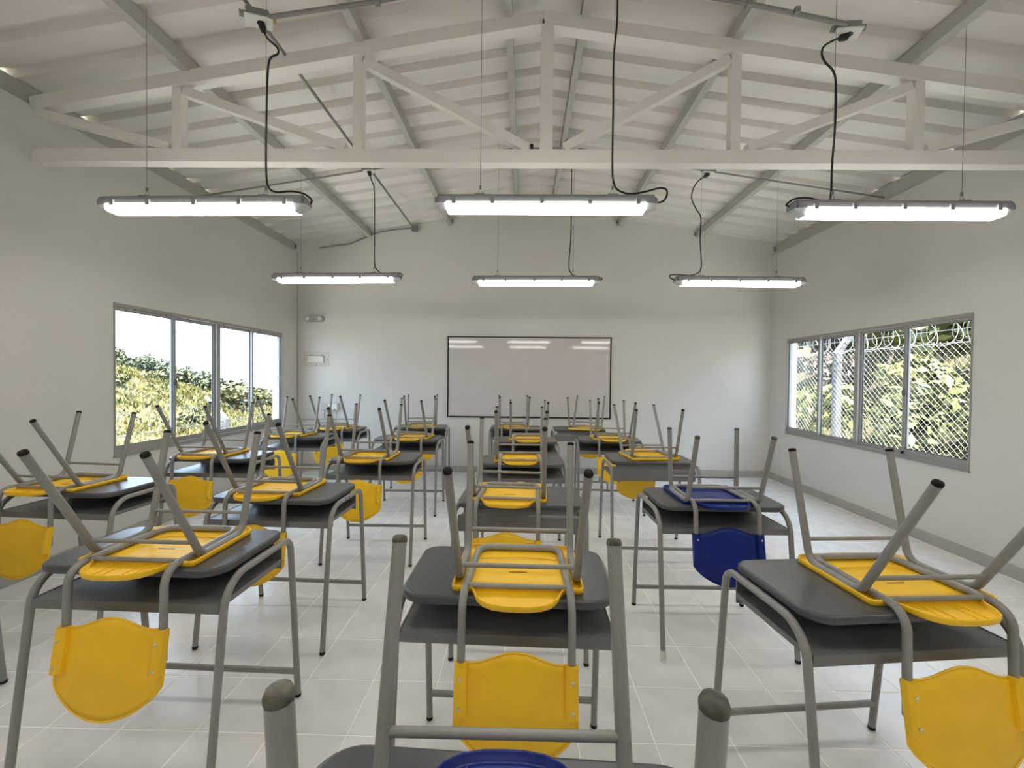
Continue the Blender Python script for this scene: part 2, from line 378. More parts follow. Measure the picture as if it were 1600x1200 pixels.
# ------------------------------------------------------------------ sliding windows
def window(name, xin, sgn, y0, y1, z0, z1):
    # sgn points from the room outwards; frame flush with the inner face
    root = struct(empty(name, (xin,(y0+y1)/2,z0)))
    def P(m, nm, mt): ob = m.build(nm, mt, root); ob.location = (-xin,-(y0+y1)/2,-z0); return ob
    def bx(d0, d1, ya, yb, za, zb):
        xa, xb = sorted((xin+sgn*d0, xin+sgn*d1)); return MB().box((xa,ya,za),(xb,yb,zb))
    f = MB(); fw_ = .030; jw = .012
    for ya,yb,za,zb in ((y0,y1,z1-fw_,z1),(y0,y1,z0,z0+.022),(y0,y0+jw,z0+.022,z1-fw_),(y1-jw,y1,z0+.022,z1-fw_)):
        xa, xb = sorted((xin-sgn*.006, xin+sgn*.062)); f.box((xa,ya,za),(xb,yb,zb))
    P(f, 'frame', 'alu')
    lip = MB(); xa, xb = sorted((xin-sgn*.012, xin+sgn*.02)); lip.box((xa,y0-.006,z0-.014),(xb,y1+.006,z0)); P(lip, 'sill', 'alu')
    yi0, yi1, zi0, zi1 = y0+jw, y1-jw, z0+.022, z1-fw_
    q = (yi1-yi0)/4
    P(bx(.006,.056,yi0+2*q-.026,yi0+2*q+.026,zi0,zi1), 'centre_mullion', 'alu')
    for k in range(4):
        ya = yi0+k*q; yb = ya+q; fixed = k in (1, 2)
        if k == 1: yb -= .026
        if k == 2: ya += .026
        d0 = .030 if fixed else .006
        if k == 0: yb += .022
        if k == 3: ya -= .022
        st = .034 if not fixed else .022; rb = .052 if not fixed else .036; rtp = .026
        s = MB()
        sa = .010 if k == 0 else st; sb_ = .010 if k == 3 else st
        for a,b,c,d in ((ya,yb,zi1-rtp,zi1),(ya,yb,zi0,zi0+rb),(ya,ya+sa,zi0+rb,zi1-rtp),(yb-sb_,yb,zi0+rb,zi1-rtp)):
            xa, xb = sorted((xin+sgn*d0, xin+sgn*(d0+.022))); s.box((xa,a,c),(xb,b,d))
        sash = P(s, 'sash', 'alu')
        e = MB(); t = .005
        for a,b,c,d in ((ya+sa,yb-sb_,zi1-rtp-t,zi1-rtp),(ya+sa,yb-sb_,zi0+rb,zi0+rb+t),(ya+sa,ya+sa+t,zi0+rb+t,zi1-rtp-t),(yb-sb_-t,yb-sb_,zi0+rb+t,zi1-rtp-t)):
            xa, xb = sorted((xin+sgn*(d0+.006), xin+sgn*(d0+.016))); e.box((xa,a,c),(xb,b,d))
        e.build('seal', 'alu_dark', sash)
        xg = xin+sgn*(d0+.011)
        gm = MB().box((xg-.002,ya+sa-.004,zi0+rb-.004),(xg+.002,yb-sb_+.004,zi1-rtp+.004)); gm.build('pane', 'glass', sash)
        if k == 0:
            xa, xb = sorted((xin+sgn*d0, xin-sgn*.014))
            zc = (z0+z1)/2-.03
            MB().rbox((xa,yb-st+.008,zc-.03),(xb,yb-st+.024,zc+.03), .004).build('latch', 'black', sash)
            MB().rbox((xa,yb-st+.004,zi0+.008),(xb,yb-st+.026,zi0+.034), .004).build('roller_stop', 'black', sash)
    return root
window('window_1', XL, -1, *LW); window('window_2', XR, 1, *RW)

# ------------------------------------------------------------------ whiteboard and fittings on the far wall
wb = empty('whiteboard', (.0646,YB,.8167)); tag(wb, 'large white dry-erase board with thin black frame on the far wall', 'whiteboard')
BW, BH = 1.200, 1.1925
MB().rbox((-BW+.008,-.018,.008),(BW-.008,-.002,BH-.008), .001).build('writing_surface', 'board', wb)
for nm, a, b in (('frame_rail',(-BW+.03,-.026,BH-.020),(BW-.03,0,BH)),('frame_rail',(-BW+.03,-.026,0),(BW-.03,0,.020)),('frame_rail',(-BW,-.026,.03),(-BW+.020,0,BH-.03)),('frame_rail',(BW-.020,-.026,.03),(BW,0,BH-.03))):
    MB().rbox(a, b, .003).build(nm, 'black', wb)
for sx in (-1, 1):
    for zz in (0, BH):
        s = 1 if zz == 0 else -1; m = MB()
        xa, xb = sorted((sx*BW, sx*(BW-.034))); za, zb = sorted((zz, zz+s*.018)); m.box((xa,-.028,za),(xb,0,zb))
        xa, xb = sorted((sx*BW, sx*(BW-.018))); za, zb = sorted((zz+s*.018, zz+s*.034)); m.box((xa,-.028,za),(xb,0,zb)); m.build('corner_cap', 'black', wb)

em = empty('emergency_light', (-3.12,YB,2.252)); tag(em, 'grey twin-head emergency light high on the far wall', 'emergency light')
m = MB(); pts = []
for k in range(24):
    a = 2*PI*k/24; cx_ = .095 if math.cos(a) > 0 else -.095; pts.append((cx_+.045*math.cos(a), .048*math.sin(a)))
n = len(pts); m.add([(x,-.045,z) for x,z in pts]+[(x,0,z) for x,z in pts], [tuple(range(n)), tuple(reversed(range(n,2*n)))]+[((i+1)%n,i,n+i,n+(i+1)%n) for i in range(n)]); m.build('body', 'emerg', em)
for sx in (-1, 1):
    h = MB().disc_cap((sx*.095,-.045,.004), (0,-1,0), .040, .030, 16, .5).build('lamp_head', 'lens', em)
    MB().disc_cap((sx*.095,-.074,.004), (0,-1,0), .022, .012, 12, .5).build('bulb', 'rivet', h)
MB().disc_cap((0,-.045,-.02), (0,-1,0), .006, .004, 8).build('test_button', 'black', em)
# cover plate with small tray
pp = empty('cover_plate', (-3.106,YB,1.648)); tag(pp, 'pale square cover plate with cream flap screwed to the far wall', 'cover plate')
MB().rbox((-.190,-.006,-.105),(.195,0,.108), .002).build('plate', 'panel_trans', pp)
m = MB(); m.add([(-.105,-.008,.062),(.125,-.008,.058),(.14,-.008,-.052),(-.118,-.008,-.046),(-.100,-.034,.050),(.115,-.034,.046),(.125,-.040,-.048),(-.112,-.040,-.042)], [(0,1,2,3),(7,6,5,4),(4,5,1,0),(5,6,2,1),(6,7,3,2),(7,4,0,3)]); m.build('flap', 'cream', pp)
for x,z in ((-.172,.006),(-.055,.072),(.09,.072),(.008,-.08),(.178,-.004)): MB().disc_cap((x,-.006,z), (0,-1,0), .007, .004, 8).build('screw', 'chip', pp)
# outlet box with hanging leads
sb = empty('outlet_box', (-2.835,YB,.945)); tag(sb, 'cream wall outlet box with thin grey leads below it', 'outlet')
MB().rbox((-.082,-.045,-.055),(.075,0,.058), .005).build('box', 'cream', sb)
MB().rbox((-.175,-.03,-.05),(-.088,0,.05), .004).build('side_box', 'panel_trans', sb)
MB().rbox((-.07,-.049,-.045),(.062,-.045,.048), .002).build('face', 'box', sb)
for x in (-.02, .03): MB().rbox((x-.012,-.055,-.045),(x+.012,-.048,-.030), .003).build('socket', 'black', sb)
for a in ([(-.05,-.02,-.055),(-.02,-.03,-.14),(.0,-.02,-.21),(.02,-.02,-.24)],[(.04,-.02,-.055),(.055,-.03,-.12),(.04,-.02,-.2),(.03,-.02,-.24)],[(-.13,-.015,-.05),(-.14,-.02,-.14),(-.10,-.02,-.19),(-.06,-.02,-.23)]):
    MB().tube(smooth_path(a,5), .004, 6).build('lead', 'conduit', sb)
MB().tube([(-.545,-.006,-.19),(-.30,-.006,-.195),(-.12,-.006,-.19)], .0035, 6).build('surface_cable', 'conduit', sb)

# ------------------------------------------------------------------ hanging lamps
LL = 1.27
lh = MB(); sec = [(-.048,.0),(-.045,.034),(-.030,.052),(.030,.052),(.045,.034),(.048,.0)]
def extr(m, sec, x0, x1, smooth=False):
    n = len(sec); m.add([(x0,a,b) for a,b in sec]+[(x1,a,b) for a,b in sec], [((i+1)%n,i,n+i,n+(i+1)%n) for i in range(n)], smooth); m.add([(x0,a,b) for a,b in sec],[tuple(range(n))]); m.add([(x1,a,b) for a,b in sec],[tuple(reversed(range(n)))])
extr(lh, sec, -LL/2+.02, LL/2-.02)
ME_house = lh.mesh('housing', 'lampbody')
ds = [(-.047,.004),(-.056,-.004),(-.057,-.018),(-.050,-.034),(-.034,-.040),(.034,-.040),(.050,-.034),(.057,-.018),(.056,-.004),(.047,.004)]
dm = MB(); extr(dm, ds, -LL/2+.072, LL/2-.072, True); ME_diff = dm.mesh('diffuser', 'diff')
def endcap(s):
    m = MB(); c = [(-.049,.0),(-.047,-.022),(-.030,-.040),(.030,-.040),(.047,-.022),(.049,.0)]; t = [(-.036,.0),(-.034,-.010),(-.022,-.016),(.022,-.016),(.034,-.010),(.036,.0)]
    n = 6; xa, xb = s*(LL/2-.072), s*(LL/2-.004); m.add([(xa,a,b) for a,b in c]+[(xb,a,b) for a,b in t], [((i+1)%n,i,n+i,n+(i+1)%n) for i in range(n)]+[tuple(range(n)), tuple(reversed(range(n,2*n)))])
    return m.mesh('end_lens', 'lampclear')
def endblock(s):
    m = MB(); xa, xb = sorted((s*(LL/2-.022), s*LL/2)); m.rbox((xa,-.040,-.004),(xb,.040,.036), .008); return m.mesh('end_block', 'lampbody')
ME_end = [endcap(-1), endcap(1)]; ME_blk = [endblock(-1), endblock(1)]
ME_clip = [MB().box((-.012,a,-.012),(.012,b,.024)).mesh('clip', 'lampbody') for a, b in ((-.060,-.046),(.046,.060))]
hm = MB(); hm.rbox((-.03,-.03,.050),(.03,.03,.058), .002); hm.tube([(-.018,0,.058),(0,0,.100),(.018,0,.058)], .0018, 6); hm.rbox((-.006,-.006,.093),(.006,.006,.113), .002); ME_hang = hm.mesh('hanger', 'conduit')
LAMPS = {
 'FL': ((-1.900,2.455,2.400), 0.022*-1, .005, (-.355,.375), [(-1.556,2.460,3.447),(-1.525,2.460,3.380),(-1.468,2.460,3.327),(-1.464,2.460,3.290),(-1.510,2.460,3.261),(-1.525,2.460,3.157),(-1.532,2.460,2.860),(-1.532,2.460,2.599),(-1.516,2.460,2.513),(-1.470,2.460,2.486),(-1.382,2.460,2.490),(-1.306,2.460,2.475),(-1.261,2.460,2.440),(-1.268,2.458,2.415)], 'hanging tube lamp nearest row left, in front of the truss'),
 'FC': ((.108,2.455,2.403), 0.002, .004, (-.375,.385), [(0.508,2.460,3.80),(0.508,2.460,3.571),(0.506,2.460,3.427),(0.491,2.460,3.246),(0.492,2.460,2.920),(0.492,2.460,2.629),(0.501,2.460,2.537),(0.527,2.460,2.493),(0.597,2.460,2.471),(0.688,2.460,2.486),(0.760,2.460,2.504),(0.800,2.460,2.496),(0.804,2.460,2.461),(0.780,2.457,2.427),(0.741,2.457,2.420)], 'hanging tube lamp nearest row centre, in front of the truss'),
 'FR': ((2.160,2.525,2.396), 0.03, -.004, (-.39,.36), [(1.832,2.530,3.401),(1.778,2.530,3.387),(1.717,2.530,3.351),(1.704,2.530,3.303),(1.727,2.530,3.255),(1.768,2.530,3.211),(1.787,2.530,3.137),(1.789,2.530,2.917),(1.776,2.530,2.658),(1.773,2.530,2.492),(1.755,2.530,2.459),(1.707,2.530,2.462),(1.641,2.530,2.477),(1.565,2.530,2.470),(1.520,2.530,2.437),(1.526,2.510,2.418)], 'hanging tube lamp nearest row right, in front of the truss'),
 'BL': ((-1.875,4.165,2.375), .03, -.016, (-.36,.37), [(-1.569,4.200,3.436),(-1.543,4.200,3.353),(-1.516,4.200,3.246),(-1.513,4.200,2.737),(-1.512,4.200,2.546),(-1.492,4.200,2.482),(-1.428,4.200,2.438),(-1.318,4.200,2.445),(-1.235,4.195,2.430),(-1.240,4.185,2.388)], 'hanging tube lamp of the far row, left of the whiteboard'),
 'BC': ((.104,4.225,2.368), .03, -.010, (-.38,.37), [(0.444,4.260,3.724),(0.450,4.260,3.268),(0.449,4.260,2.823),(0.434,4.260,2.568),(0.448,4.260,2.472),(0.525,4.260,2.421),(0.634,4.260,2.424),(0.735,4.260,2.420),(0.765,4.255,2.403),(0.738,4.245,2.384)], 'hanging tube lamp of the far row, straight above the whiteboard'),
 'BR': ((2.092,4.21,2.366), .03, .001, (-.385,.36), [(1.780,4.250,3.430),(1.688,4.250,3.361),(1.640,4.250,3.274),(1.635,4.250,3.186),(1.680,4.250,3.091),(1.725,4.250,3.010),(1.722,4.250,2.821),(1.731,4.250,2.663),(1.740,4.250,2.537),(1.716,4.250,2.474),(1.641,4.250,2.442),(1.516,4.250,2.448),(1.433,4.240,2.441),(1.427,4.225,2.412),(1.458,4.20,2.384)], 'hanging tube lamp of the far row, right of the whiteboard'),
}
rowtxt = {0:('just behind the camera','above the camera'),1:('near the rear wall','by the rear wall')}
for q, yy in enumerate((.74, -1.25)):
    for xx, cn, src, dx in ((-1.90,'left','FL',-1),(.108,'centre','FC',1),(2.12,'right','FR',-1)):
        o_ = LAMPS[src]; LAMPS[src+str(q)] = ((xx,yy,2.405), .01*dx, 0.0, o_[3], [(a+xx-o_[0][0], b+yy-o_[0][1], c) for a,b,c in o_[4]], 'hanging tube lamp behind the photo, %s row, %s' % (('overhead','rearmost')[q], cn))
for k, (loc, rz, tilt, hx, cord, lab) in LAMPS.items():
    L = empty('tube_lamp', loc); L.rotation_euler = (0, tilt, rz); tag(L, lab, 'lamp', 'hanging sealed tube lamps')
    link_mesh('housing', ME_house, L); link_mesh('diffuser', ME_diff, L)
    for q in (0, 1): link_mesh('end_lens', ME_end[q], L); link_mesh('end_block', ME_blk[q], L)
    for x in (-.52,-.30,-.02,.25,.52):
        for q in (0, 1): link_mesh('clip', ME_clip[q], L, (x,0,0))
    mi = Matrix.LocRotScale(Vector(loc), L.rotation_euler, None).inverted()
    for x in hx:
        h = link_mesh('hanger', ME_hang, L, (x,0,0)); wx = loc[0]+x
        top = mi @ Vector((wx, loc[1]+x*rz, sheet_z(wx)-.004)); top = top-Vector((x,0,0))
        MB().tube([(0,0,.10), top], .0014, 6).build('hanging_wire', 'wire', h)
    pts = smooth_path([mi @ Vector(p) for p in cord], 5)
    c = MB().tube(pts, .0058, 8).build('power_cord', 'cable', L)
    p0 = pts[0]; d0 = (pts[2]-p0).normalized()
    MB().disc_cap(p0-d0*.012, d0, .02, .045, 10, .6).build('plug', 'cable', c)

# ------------------------------------------------------------------ conduit runs and junction boxes
def roof_pipe(y, xs, dz): return [(x, y, sheet_z(x)-dz) for x in xs]
c1 = empty('conduit_run', (RX,2.44,3.7)); tag(c1, 'thin grey conduit crossing under the purlins in front of the truss', 'conduit', 'conduits under the roof')
off = Vector((RX,2.44,3.7))
m = MB(); m.tube([Vector(p)-off for p in ((-1.55,2.44,3.480),(-.868,2.44,3.567),(-.1,2.44,3.70),(.1,2.44,3.73),(.3,2.44,3.70),(1.236,2.44,3.521),(1.80,2.47,3.425))], .0125, 8); m.build('pipe', 'conduit', c1)
for x, z in ((-.87,3.567),(-.25,3.674),(.45,3.671),(1.236,3.521),(1.5,3.476)):
    pass; MB().bar(Vector((x-.014,2.44,z))-off, Vector((x+.014,2.44,z))-off, .034, .032).build('pipe_clamp', 'galv', c1)
c2 = empty('conduit_run', (-1.63,4.25,3.56)); tag(c2, 'thin dark conduit running toward the far wall left of the ridge', 'conduit', 'conduits under the roof')
off = Vector((-1.63,4.25,3.56)); MB().tube([Vector((-1.63,y,3.562))-off for y in (YF+.4,2.0,4.0,6.14)], .0115, 8).build('pipe', 'conduit', c2)
MB().rbox(Vector((-1.675,6.12,3.54))-off, Vector((-1.585,6.205,3.62))-off, .006).build('end_box', 'conduit', c2)
MB().tube(smooth_path([Vector(p)-off for p in ((-1.66,6.18,3.585),(-1.80,6.19,3.575),(-1.95,6.195,3.565),(-2.18,6.195,3.52),(-2.40,6.195,3.44),(-2.6,6.195,3.36),(-2.8,6.195,3.335),(-3.06,6.195,3.296))],5), .011, 8).build('flexible_hose', 'conduit', c2)
c3 = empty('conduit_run', (RX,4.3,3.7)); tag(c3, 'thin dark conduit crossing under the purlins behind the truss', 'conduit', 'conduits under the roof')
off = Vector((RX,4.3,3.7)); MB().tube([Vector(p)-off for p in roof_pipe(4.3,(XL+.02,-2.2,-1.2,-.6),.150)]+[Vector((-.45,4.3,3.69))-off,Vector((-.1,4.3,3.725))-off,Vector((.5,4.3,3.725))-off,Vector((.75,4.3,3.68))-off]+[Vector(p)-off for p in roof_pipe(4.3,(1.1,2.2,XR-.02),.165)], .009, 8).build('pipe', 'conduit', c3)
for x in (.02, .19): MB().rbox(Vector((x-.045,4.26,3.70))-off, Vector((x+.045,4.34,3.75))-off, .006).build('splice_box', 'black', c3)
def jbox(loc, rz, ry, label, s=1.0):
    b = empty('junction_box', loc); b.rotation_euler = (0, ry, rz); tag(b, label, 'junction box', 'lamp junction boxes')
    MB().rbox((-.055*s,-.036*s,0),(.055*s,.036*s,.048*s), .006).build('body', 'conduit', b)
    MB().rbox((-.066*s,-.045*s,-.006),(.066*s,.045*s,.004), .002).build('cover', 'box', b)
    MB().disc_cap((.01*s,0,-.006), (0,0,-1), .02*s, .004, 10).build('socket', 'black', b)
    for sx in (-1, 1): MB().tube([(sx*.055*s,0,.026),(sx*.085*s,0,.026)], .017, 8).build('coupling', 'brass' if s > 1.05 and sx > 0 else 'conduit', b)
    return b
jbox((-1.572,2.45,3.470), .55, -.15, 'white-faced junction box above the near left lamp', 1.1)
jbox((1.838,2.52,3.415), -.25, .155, 'white-faced junction box above the near right lamp')
jbox((.508,2.455,3.79), 0, .155, 'white-faced junction box above the near centre lamp, cut off by the photo')
jbox((-1.575,4.205,3.452), .2, -.15, 'small junction box above the far left lamp', .8)
jbox((.444,4.262,3.735), 0, .155, 'small junction box above the far centre lamp', .8)
jbox((1.788,4.253,3.446), -.2, .155, 'small junction box above the far right lamp', .8)

# ------------------------------------------------------------------ school desk (origin on the floor under the pupil-side tray lip, pupil on -y)
H = .760; W2 = .335; RT = .0128
def make_desk():
    root = empty('school_desk')
    zr = .718
    for sx in (-1, 1):
        near = fillet([(sx*W2,-.074,.010),(sx*W2,.012,zr),(sx*W2,.235,zr)], .105, 8)
        far = fillet([(sx*W2,.451,.010),(sx*W2,.388,zr),(sx*W2,.235,zr)], .055, 8)
        for pth, nm in ((near,'leg'),(far,'leg')):
            lg = MB().tube(pth, RT, 12).build(nm, 'tube', root)
            d = (pth[0]-pth[1]).normalized(); MB().disc_cap(pth[0]-d*.006, d, RT+.0006, .016, 12, .25).build('foot_cap', 'cap', lg)
    # rounded top
    pl = []
    hw0, hw1, y0, y1 = .327, .329, -.012, .368
    for cx_, cy_, r, a0 in ((hw0,y0,.075,-90),(hw1,y1,.055,0),(-hw1,y1,.055,90),(-hw0,y0,.075,180)):
        sx = 1 if cx_ > 0 else -1; sy = 1 if cy_ > .15 else -1; c = (cx_-sx*r, cy_-sy*r)
        for k in range(9):
            a = math.radians(a0+k*90/8); pl.append((c[0]+r*math.cos(a), c[1]+r*math.sin(a)))
    m = MB(); n = len(pl); ctr = (0,.18)
    def ring(z, ins): return [(x-(x-ctr[0])*ins/.34, y-(y-ctr[1])*ins/.21, z) for x,y in pl]
    rs = [ring(H-.028,.006), ring(H-.022,0), ring(H-.007,0), ring(H-.002,.003), ring(H,.009)]
    vs = [v for r in rs for v in r]; fs = []
    for i in range(len(rs)-1):
        for j in range(n): fs.append((i*n+j, i*n+(j+1)%n, (i+1)*n+(j+1)%n, (i+1)*n+j))
    m.add(vs, fs, True); m.add(rs[-1], [tuple(range(n))]); m.add(rs[0], [tuple(reversed(range(n)))])
    m.build('desktop', 'top', root)
    # sheet metal book tray with folded lip and closed back
    m = MB(); m.box((-.322,.000,.641),(.322,.346,.646)); m.box((-.322,-.006,.614),(.322,.000,.646)); m.box((-.324,.000,.629),(-.319,.346,.648)); m.box((.319,.000,.629),(.324,.346,.648))
    tr = m.build('tray', 'tray', root)
    m = MB(); m.box((-.322,.345,.608),(.322,.351,.690)); m.box((-.292,.338,.690),(.292,.344,.731)); m.add([(-.322,.351,.690),(.322,.351,.690),(.292,.344,.700),(-.292,.344,.700),(-.322,.345,.690),(.322,.345,.690)], [(1,0,3,2),(4,5,2,3)])
    m.build('back_panel', 'tray', tr)
    MB().tube([(-W2,.4415,.118),(W2,.4415,.118)], .0125, 10).build('crossbar', 'tube', root)
    return root
# ------------------------------------------------------------------ chair, modelled as it lies: upside down, seat on the desk, backrest hanging at -y
def hull_seat():
    pts = []                                   # outline counter-clockwise from the tongue
    ton = [(-.150,.161),(-.136,.151),(-.127,.130),(-.117,.102),(-.099,.077),(-.070,.060),(-.035,.053),(0,.052)]
    left = ton; right = [(-x,y) for x,y in reversed(ton[:-1])]
    def corner(cx_, cy_, r, a0, n=6): return [(cx_+r*math.cos(math.radians(a0+k*90/n)), cy_+r*math.sin(math.radians(a0+k*90/n))) for k in range(n+1)]
    pts += left+right
    pts += corner(.187,.174,.013,-90,4); pts += corner(.160,.446,.040,0)
    pts += [(.08,.491),(0,.494),(-.08,.491)]
    pts += corner(-.160,.446,.040,90); pts += corner(-.187,.174,.013,180,4)
    return pts
def make_chair(color, name, legz=.410, frontz=.407, rear=(0.0,.215), front=(.512,.423), rbar=.073, fbar=.094, btop=-.167, bbot=-.428):
    root = empty(name)
    pl = hull_seat(); n = len(pl); m = MB()
    def ring(z, d):
        out = []
        for i in range(n):
            a = Vector(pl[i-1]); b = Vector(pl[i]); c = Vector(pl[(i+1)%n]); t = (c-a).normalized(); nn = Vector((-t.y,t.x)); q = b+nn*d; out.append((q.x,q.y,z))
        return out
    rs = [ring(.000,.004), ring(.004,.0), ring(.018,-.0015), ring(.0205,.0012), ring(.018,.0042), ring(.008,.0065), ring(.0062,.012)]
    vs = [v for r in rs for v in r]; fs = []
    for i in range(len(rs)-1):
        for j in range(n): fs.append((i*n+j, i*n+(j+1)%n, (i+1)*n+(j+1)%n, (i+1)*n+j))
    m.add(vs, fs, True); m.add(rs[-1], [tuple(range(n))]); m.add(rs[0], [tuple(reversed(range(n)))])
    seat = m.build('seat', color, root)
    for x in (-.060,-.030,.030,.060): MB().bar((x,.142,.0068),(x,.074,.0068), .0035, .005).build('moulded_rib', color, seat)
    MB().bar((-.135,.166,.0085),(.135,.166,.0085), .006, .008).build('cross_rib', color, seat)
    a = [(-.132+.022*k, .405-.018*((k-6)/6)**2, .0068) for k in range(13)]
    MB().tube(a, .0035, 6).build('arched_rib', color, seat)
    MB().box((-.030,.285,.0055),(.030,.290,.0072)).build('moulded_mark', 'stamp', seat)
    # back frame: hairpin tube round the seat, bending down into the backrest
    ZT = .0192
    path = [(-.160,.088,btop-.10),(-.158,.098,ZT),(-.148,.462,ZT),(.148,.462,ZT),(.158,.098,ZT),(.160,.088,btop-.10)]
    MB().tube(fillet(path, [.055,.048,.048,.055], 7), .0118, 10).build('back_frame', 'tube', root)
    # four legs, each with its half of the side rail
    for sx in (-1, 1):
        rl = fillet([(sx*.186,rear[0],legz-.004),(sx*.1845,rear[1],ZT),(sx*.1845,.315,ZT)], .052, 7)
        fl_ = fillet([(sx*.192,front[0],frontz-.004),(sx*.1845,front[1],ZT),(sx*.1845,.315,ZT)], .052, 7)
        for pth in (rl, fl_):
            lg = MB().tube(pth, .0125, 12).build('leg', 'tube', root)
            d = (pth[0]-pth[1]).normalized(); MB().disc_cap(pth[0]-d*.006, d, .0131, .012, 12, .5).build('foot_cap', 'cap', lg)
    t = (rbar-ZT)/(legz-ZT); y = rear[1]+(rear[0]-rear[1])*t; MB().tube([(-.185,y,rbar),(.185,y,rbar)], .0078, 8).build('crossbar', 'tube', root)
    t = (fbar-ZT)/(frontz-ZT); y = front[1]+(front[0]-front[1])*t; MB().tube([(-.186,y,fbar),(.186,y,fbar)], .0072, 8).build('crossbar', 'tube', root)
    MB().tube([(-.155,.165,ZT),(.155,.165,ZT)], .0085, 8).build('crossbar', 'tube', root)
    # backrest shell: curved plate, sleeves round the tubes
    BWD = .175; ht = btop-bbot
    def by(z, x): return .092+(z-btop)*.16-.012*(1-(x/BWD)**2)
    zt_ = lambda x: btop+.034*(.5+.5*math.cos(PI*lim(abs(x)/.138,0,1)))
    def zb2(x):
        t = lim(abs(x)/BWD,0,1); return bbot+.40*ht*(.55*t**2+.45*(1-math.sqrt(max(0,1-t**2*.97))))
    m = MB(); nx, nz = 26, 12; F = []; B = []
    for i in range(nx+1):
        x = -BWD+2*BWD*i/nx
        for j in range(nz+1):
            z = zt_(x)+(zb2(x)-zt_(x))*j/nz; y = by(z,x); F.append((x,y,z)); B.append((x,y+.005,z))
    q = (nx+1)*(nz+1); fs = []
    for i in range(nx):
        for j in range(nz):
            a = i*(nz+1)+j; b = a+nz+1; fs += [(a,a+1,b+1,b),(q+a,q+b,q+b+1,q+a+1)]
    for i in range(nx):
        a = i*(nz+1); b = a+nz+1; fs += [(a,b,q+b,q+a),(a+nz,q+a+nz,q+b+nz,b+nz)]
    for j in range(nz):
        fs += [(j,q+j,q+j+1,j+1)]; a = nx*(nz+1)+j; fs += [(a,a+1,q+a+1,q+a)]
    m.add(F+B, fs, True)
    # rolled edge along the outline
    edge = [Vector(F[i*(nz+1)]) for i in range(nx+1)]+[Vector(F[nx*(nz+1)+j]) for j in range(1,nz+1)]+[Vector(F[i*(nz+1)+nz]) for i in range(nx-1,-1,-1)]+[Vector(F[j]) for j in range(nz-1,0,-1)]
    edge.append(edge[0]); m.tube([e+Vector((0,.002,0)) for e in edge], .0036, 6, False)
    bk = m.build('backrest', color, root)
    for sx in (-1, 1):
        s = MB(); prof = [(.138,.002),(.141,-.014),(.149,-.021),(.169,-.021),(.176,-.014),(.178,.002)]; vs = []; zs = (btop+.003,btop-.05,btop-.10,btop-.128)
        for z in zs:
            for x,dy in prof: vs.append((sx*x, by(z,.16)+dy, z))
        np_ = len(prof); fs = []
        for i in range(len(zs)-1):
            for j in range(np_-1):
                f = (i*np_+j,i*np_+j+1,(i+1)*np_+j+1,(i+1)*np_+j); fs.append(f if sx < 0 else tuple(reversed(f)))
        fs.append(tuple(range(np_)) if sx > 0 else tuple(reversed(range(np_)))); fs.append(tuple((len(zs)-1)*np_+j for j in range(np_)) if sx < 0 else tuple(reversed([(len(zs)-1)*np_+j for j in range(np_)])))
        s.add(vs, fs); s.build('tube_sleeve', color, bk)
        for z in ((btop-.032,btop-.108) if color == 'yellow' else (btop-.020,)):
            MB().disc_cap((sx*.159,by(z,.16)-.0205,z), (0,-1,0), .0050, .004, 10).build('rivet', 'rivet', bk)
    return root
def children(o): return list(o.children)
def copy_tree(o, parent=None):
    c = o.copy(); COL.objects.link(c)
    if parent: c.parent = parent
    for ch in children(o): copy_tree(ch, c)
    return c
# id: chair x, y, turn (deg), desk x, y, turn, height offset, flags
R_ = math.radians
SEATS = [
 ('A0',0,0,0, -2.675,1.37,.5, 0,4),
 ('A1',-2.662,2.068,-3.9, -2.559,2.219,-2.1, .000,0),('A2',-2.534,3.044,-2.1, -2.433,3.164,-.6, .005,0),('A3',-2.546,4.244,-2.2, -2.46,4.37,-1.0, -.002,0),('A4',-2.336,4.886,-3.5, -2.333,5.02,1.0, .000,0),
 ('B1',-1.295,1.203,-.1, -1.319,1.358,-.7, .007,0),('B2',-1.399,2.051,-1.4, -1.337,2.163,-1.4, .002,0),('B3',-1.224,3.000,-.4, -1.168,3.156,1.1, .009,0),('B4',-1.201,4.149,-3.3, -1.225,4.28,1.5, .002,0),('B5',-1.294,5.182,9.0, -1.330,5.33,4.0, -.001,0),
 ('C0',-.022,.312,.8, -.030,.352,-2.0, .000,3),('C1',-.015,1.108,-.3, -.047,1.249,-1.0, -.004,0),('C2',-.086,2.020,-2.7, -.015,2.157,-1.0, .002,1),('C3',-.018,3.085,2.2, -.008,3.20,1.0, -.005,0),('C4',.054,4.205,1.4, .025,4.33,1.2, -.006,0),('C5',-.117,5.277,3.7, -.105,5.40,0, -.003,0),
 ('D1',1.242,1.118,4.7, 1.142,1.244,6.7, -.013,0),('D2',1.034,2.055,1.0, 1.043,2.193,1.2, .001,0),('D3',1.065,3.341,7.9, 1.019,3.308,.1, .005,3),('D4',.947,4.320,.7, .915,4.45,-3.0, -.004,0),('D5',.729,5.270,-20, .715,5.36,.5, -.001,3)]
colname = {'A':'column along the left wall','B':'second column from the left','C':'centre column','D':'right-hand column'}
ordn = {'A':['edge','nearest','second','third','farthest'],'B':['nearest','second','third','fourth','farthest'],'C':['nearest','second','third','fourth','fifth','farthest'],'D':['nearest','second','middle','fourth','farthest']}
desk0 = make_desk(); chairY = make_chair('yellow', 'school_chair'); chairB = make_chair('blue', 'school_chair', .372, .372, (.030,.142), (.392,.372), .100, .094, -.13, -.372)
usedd = usedy = usedb = False
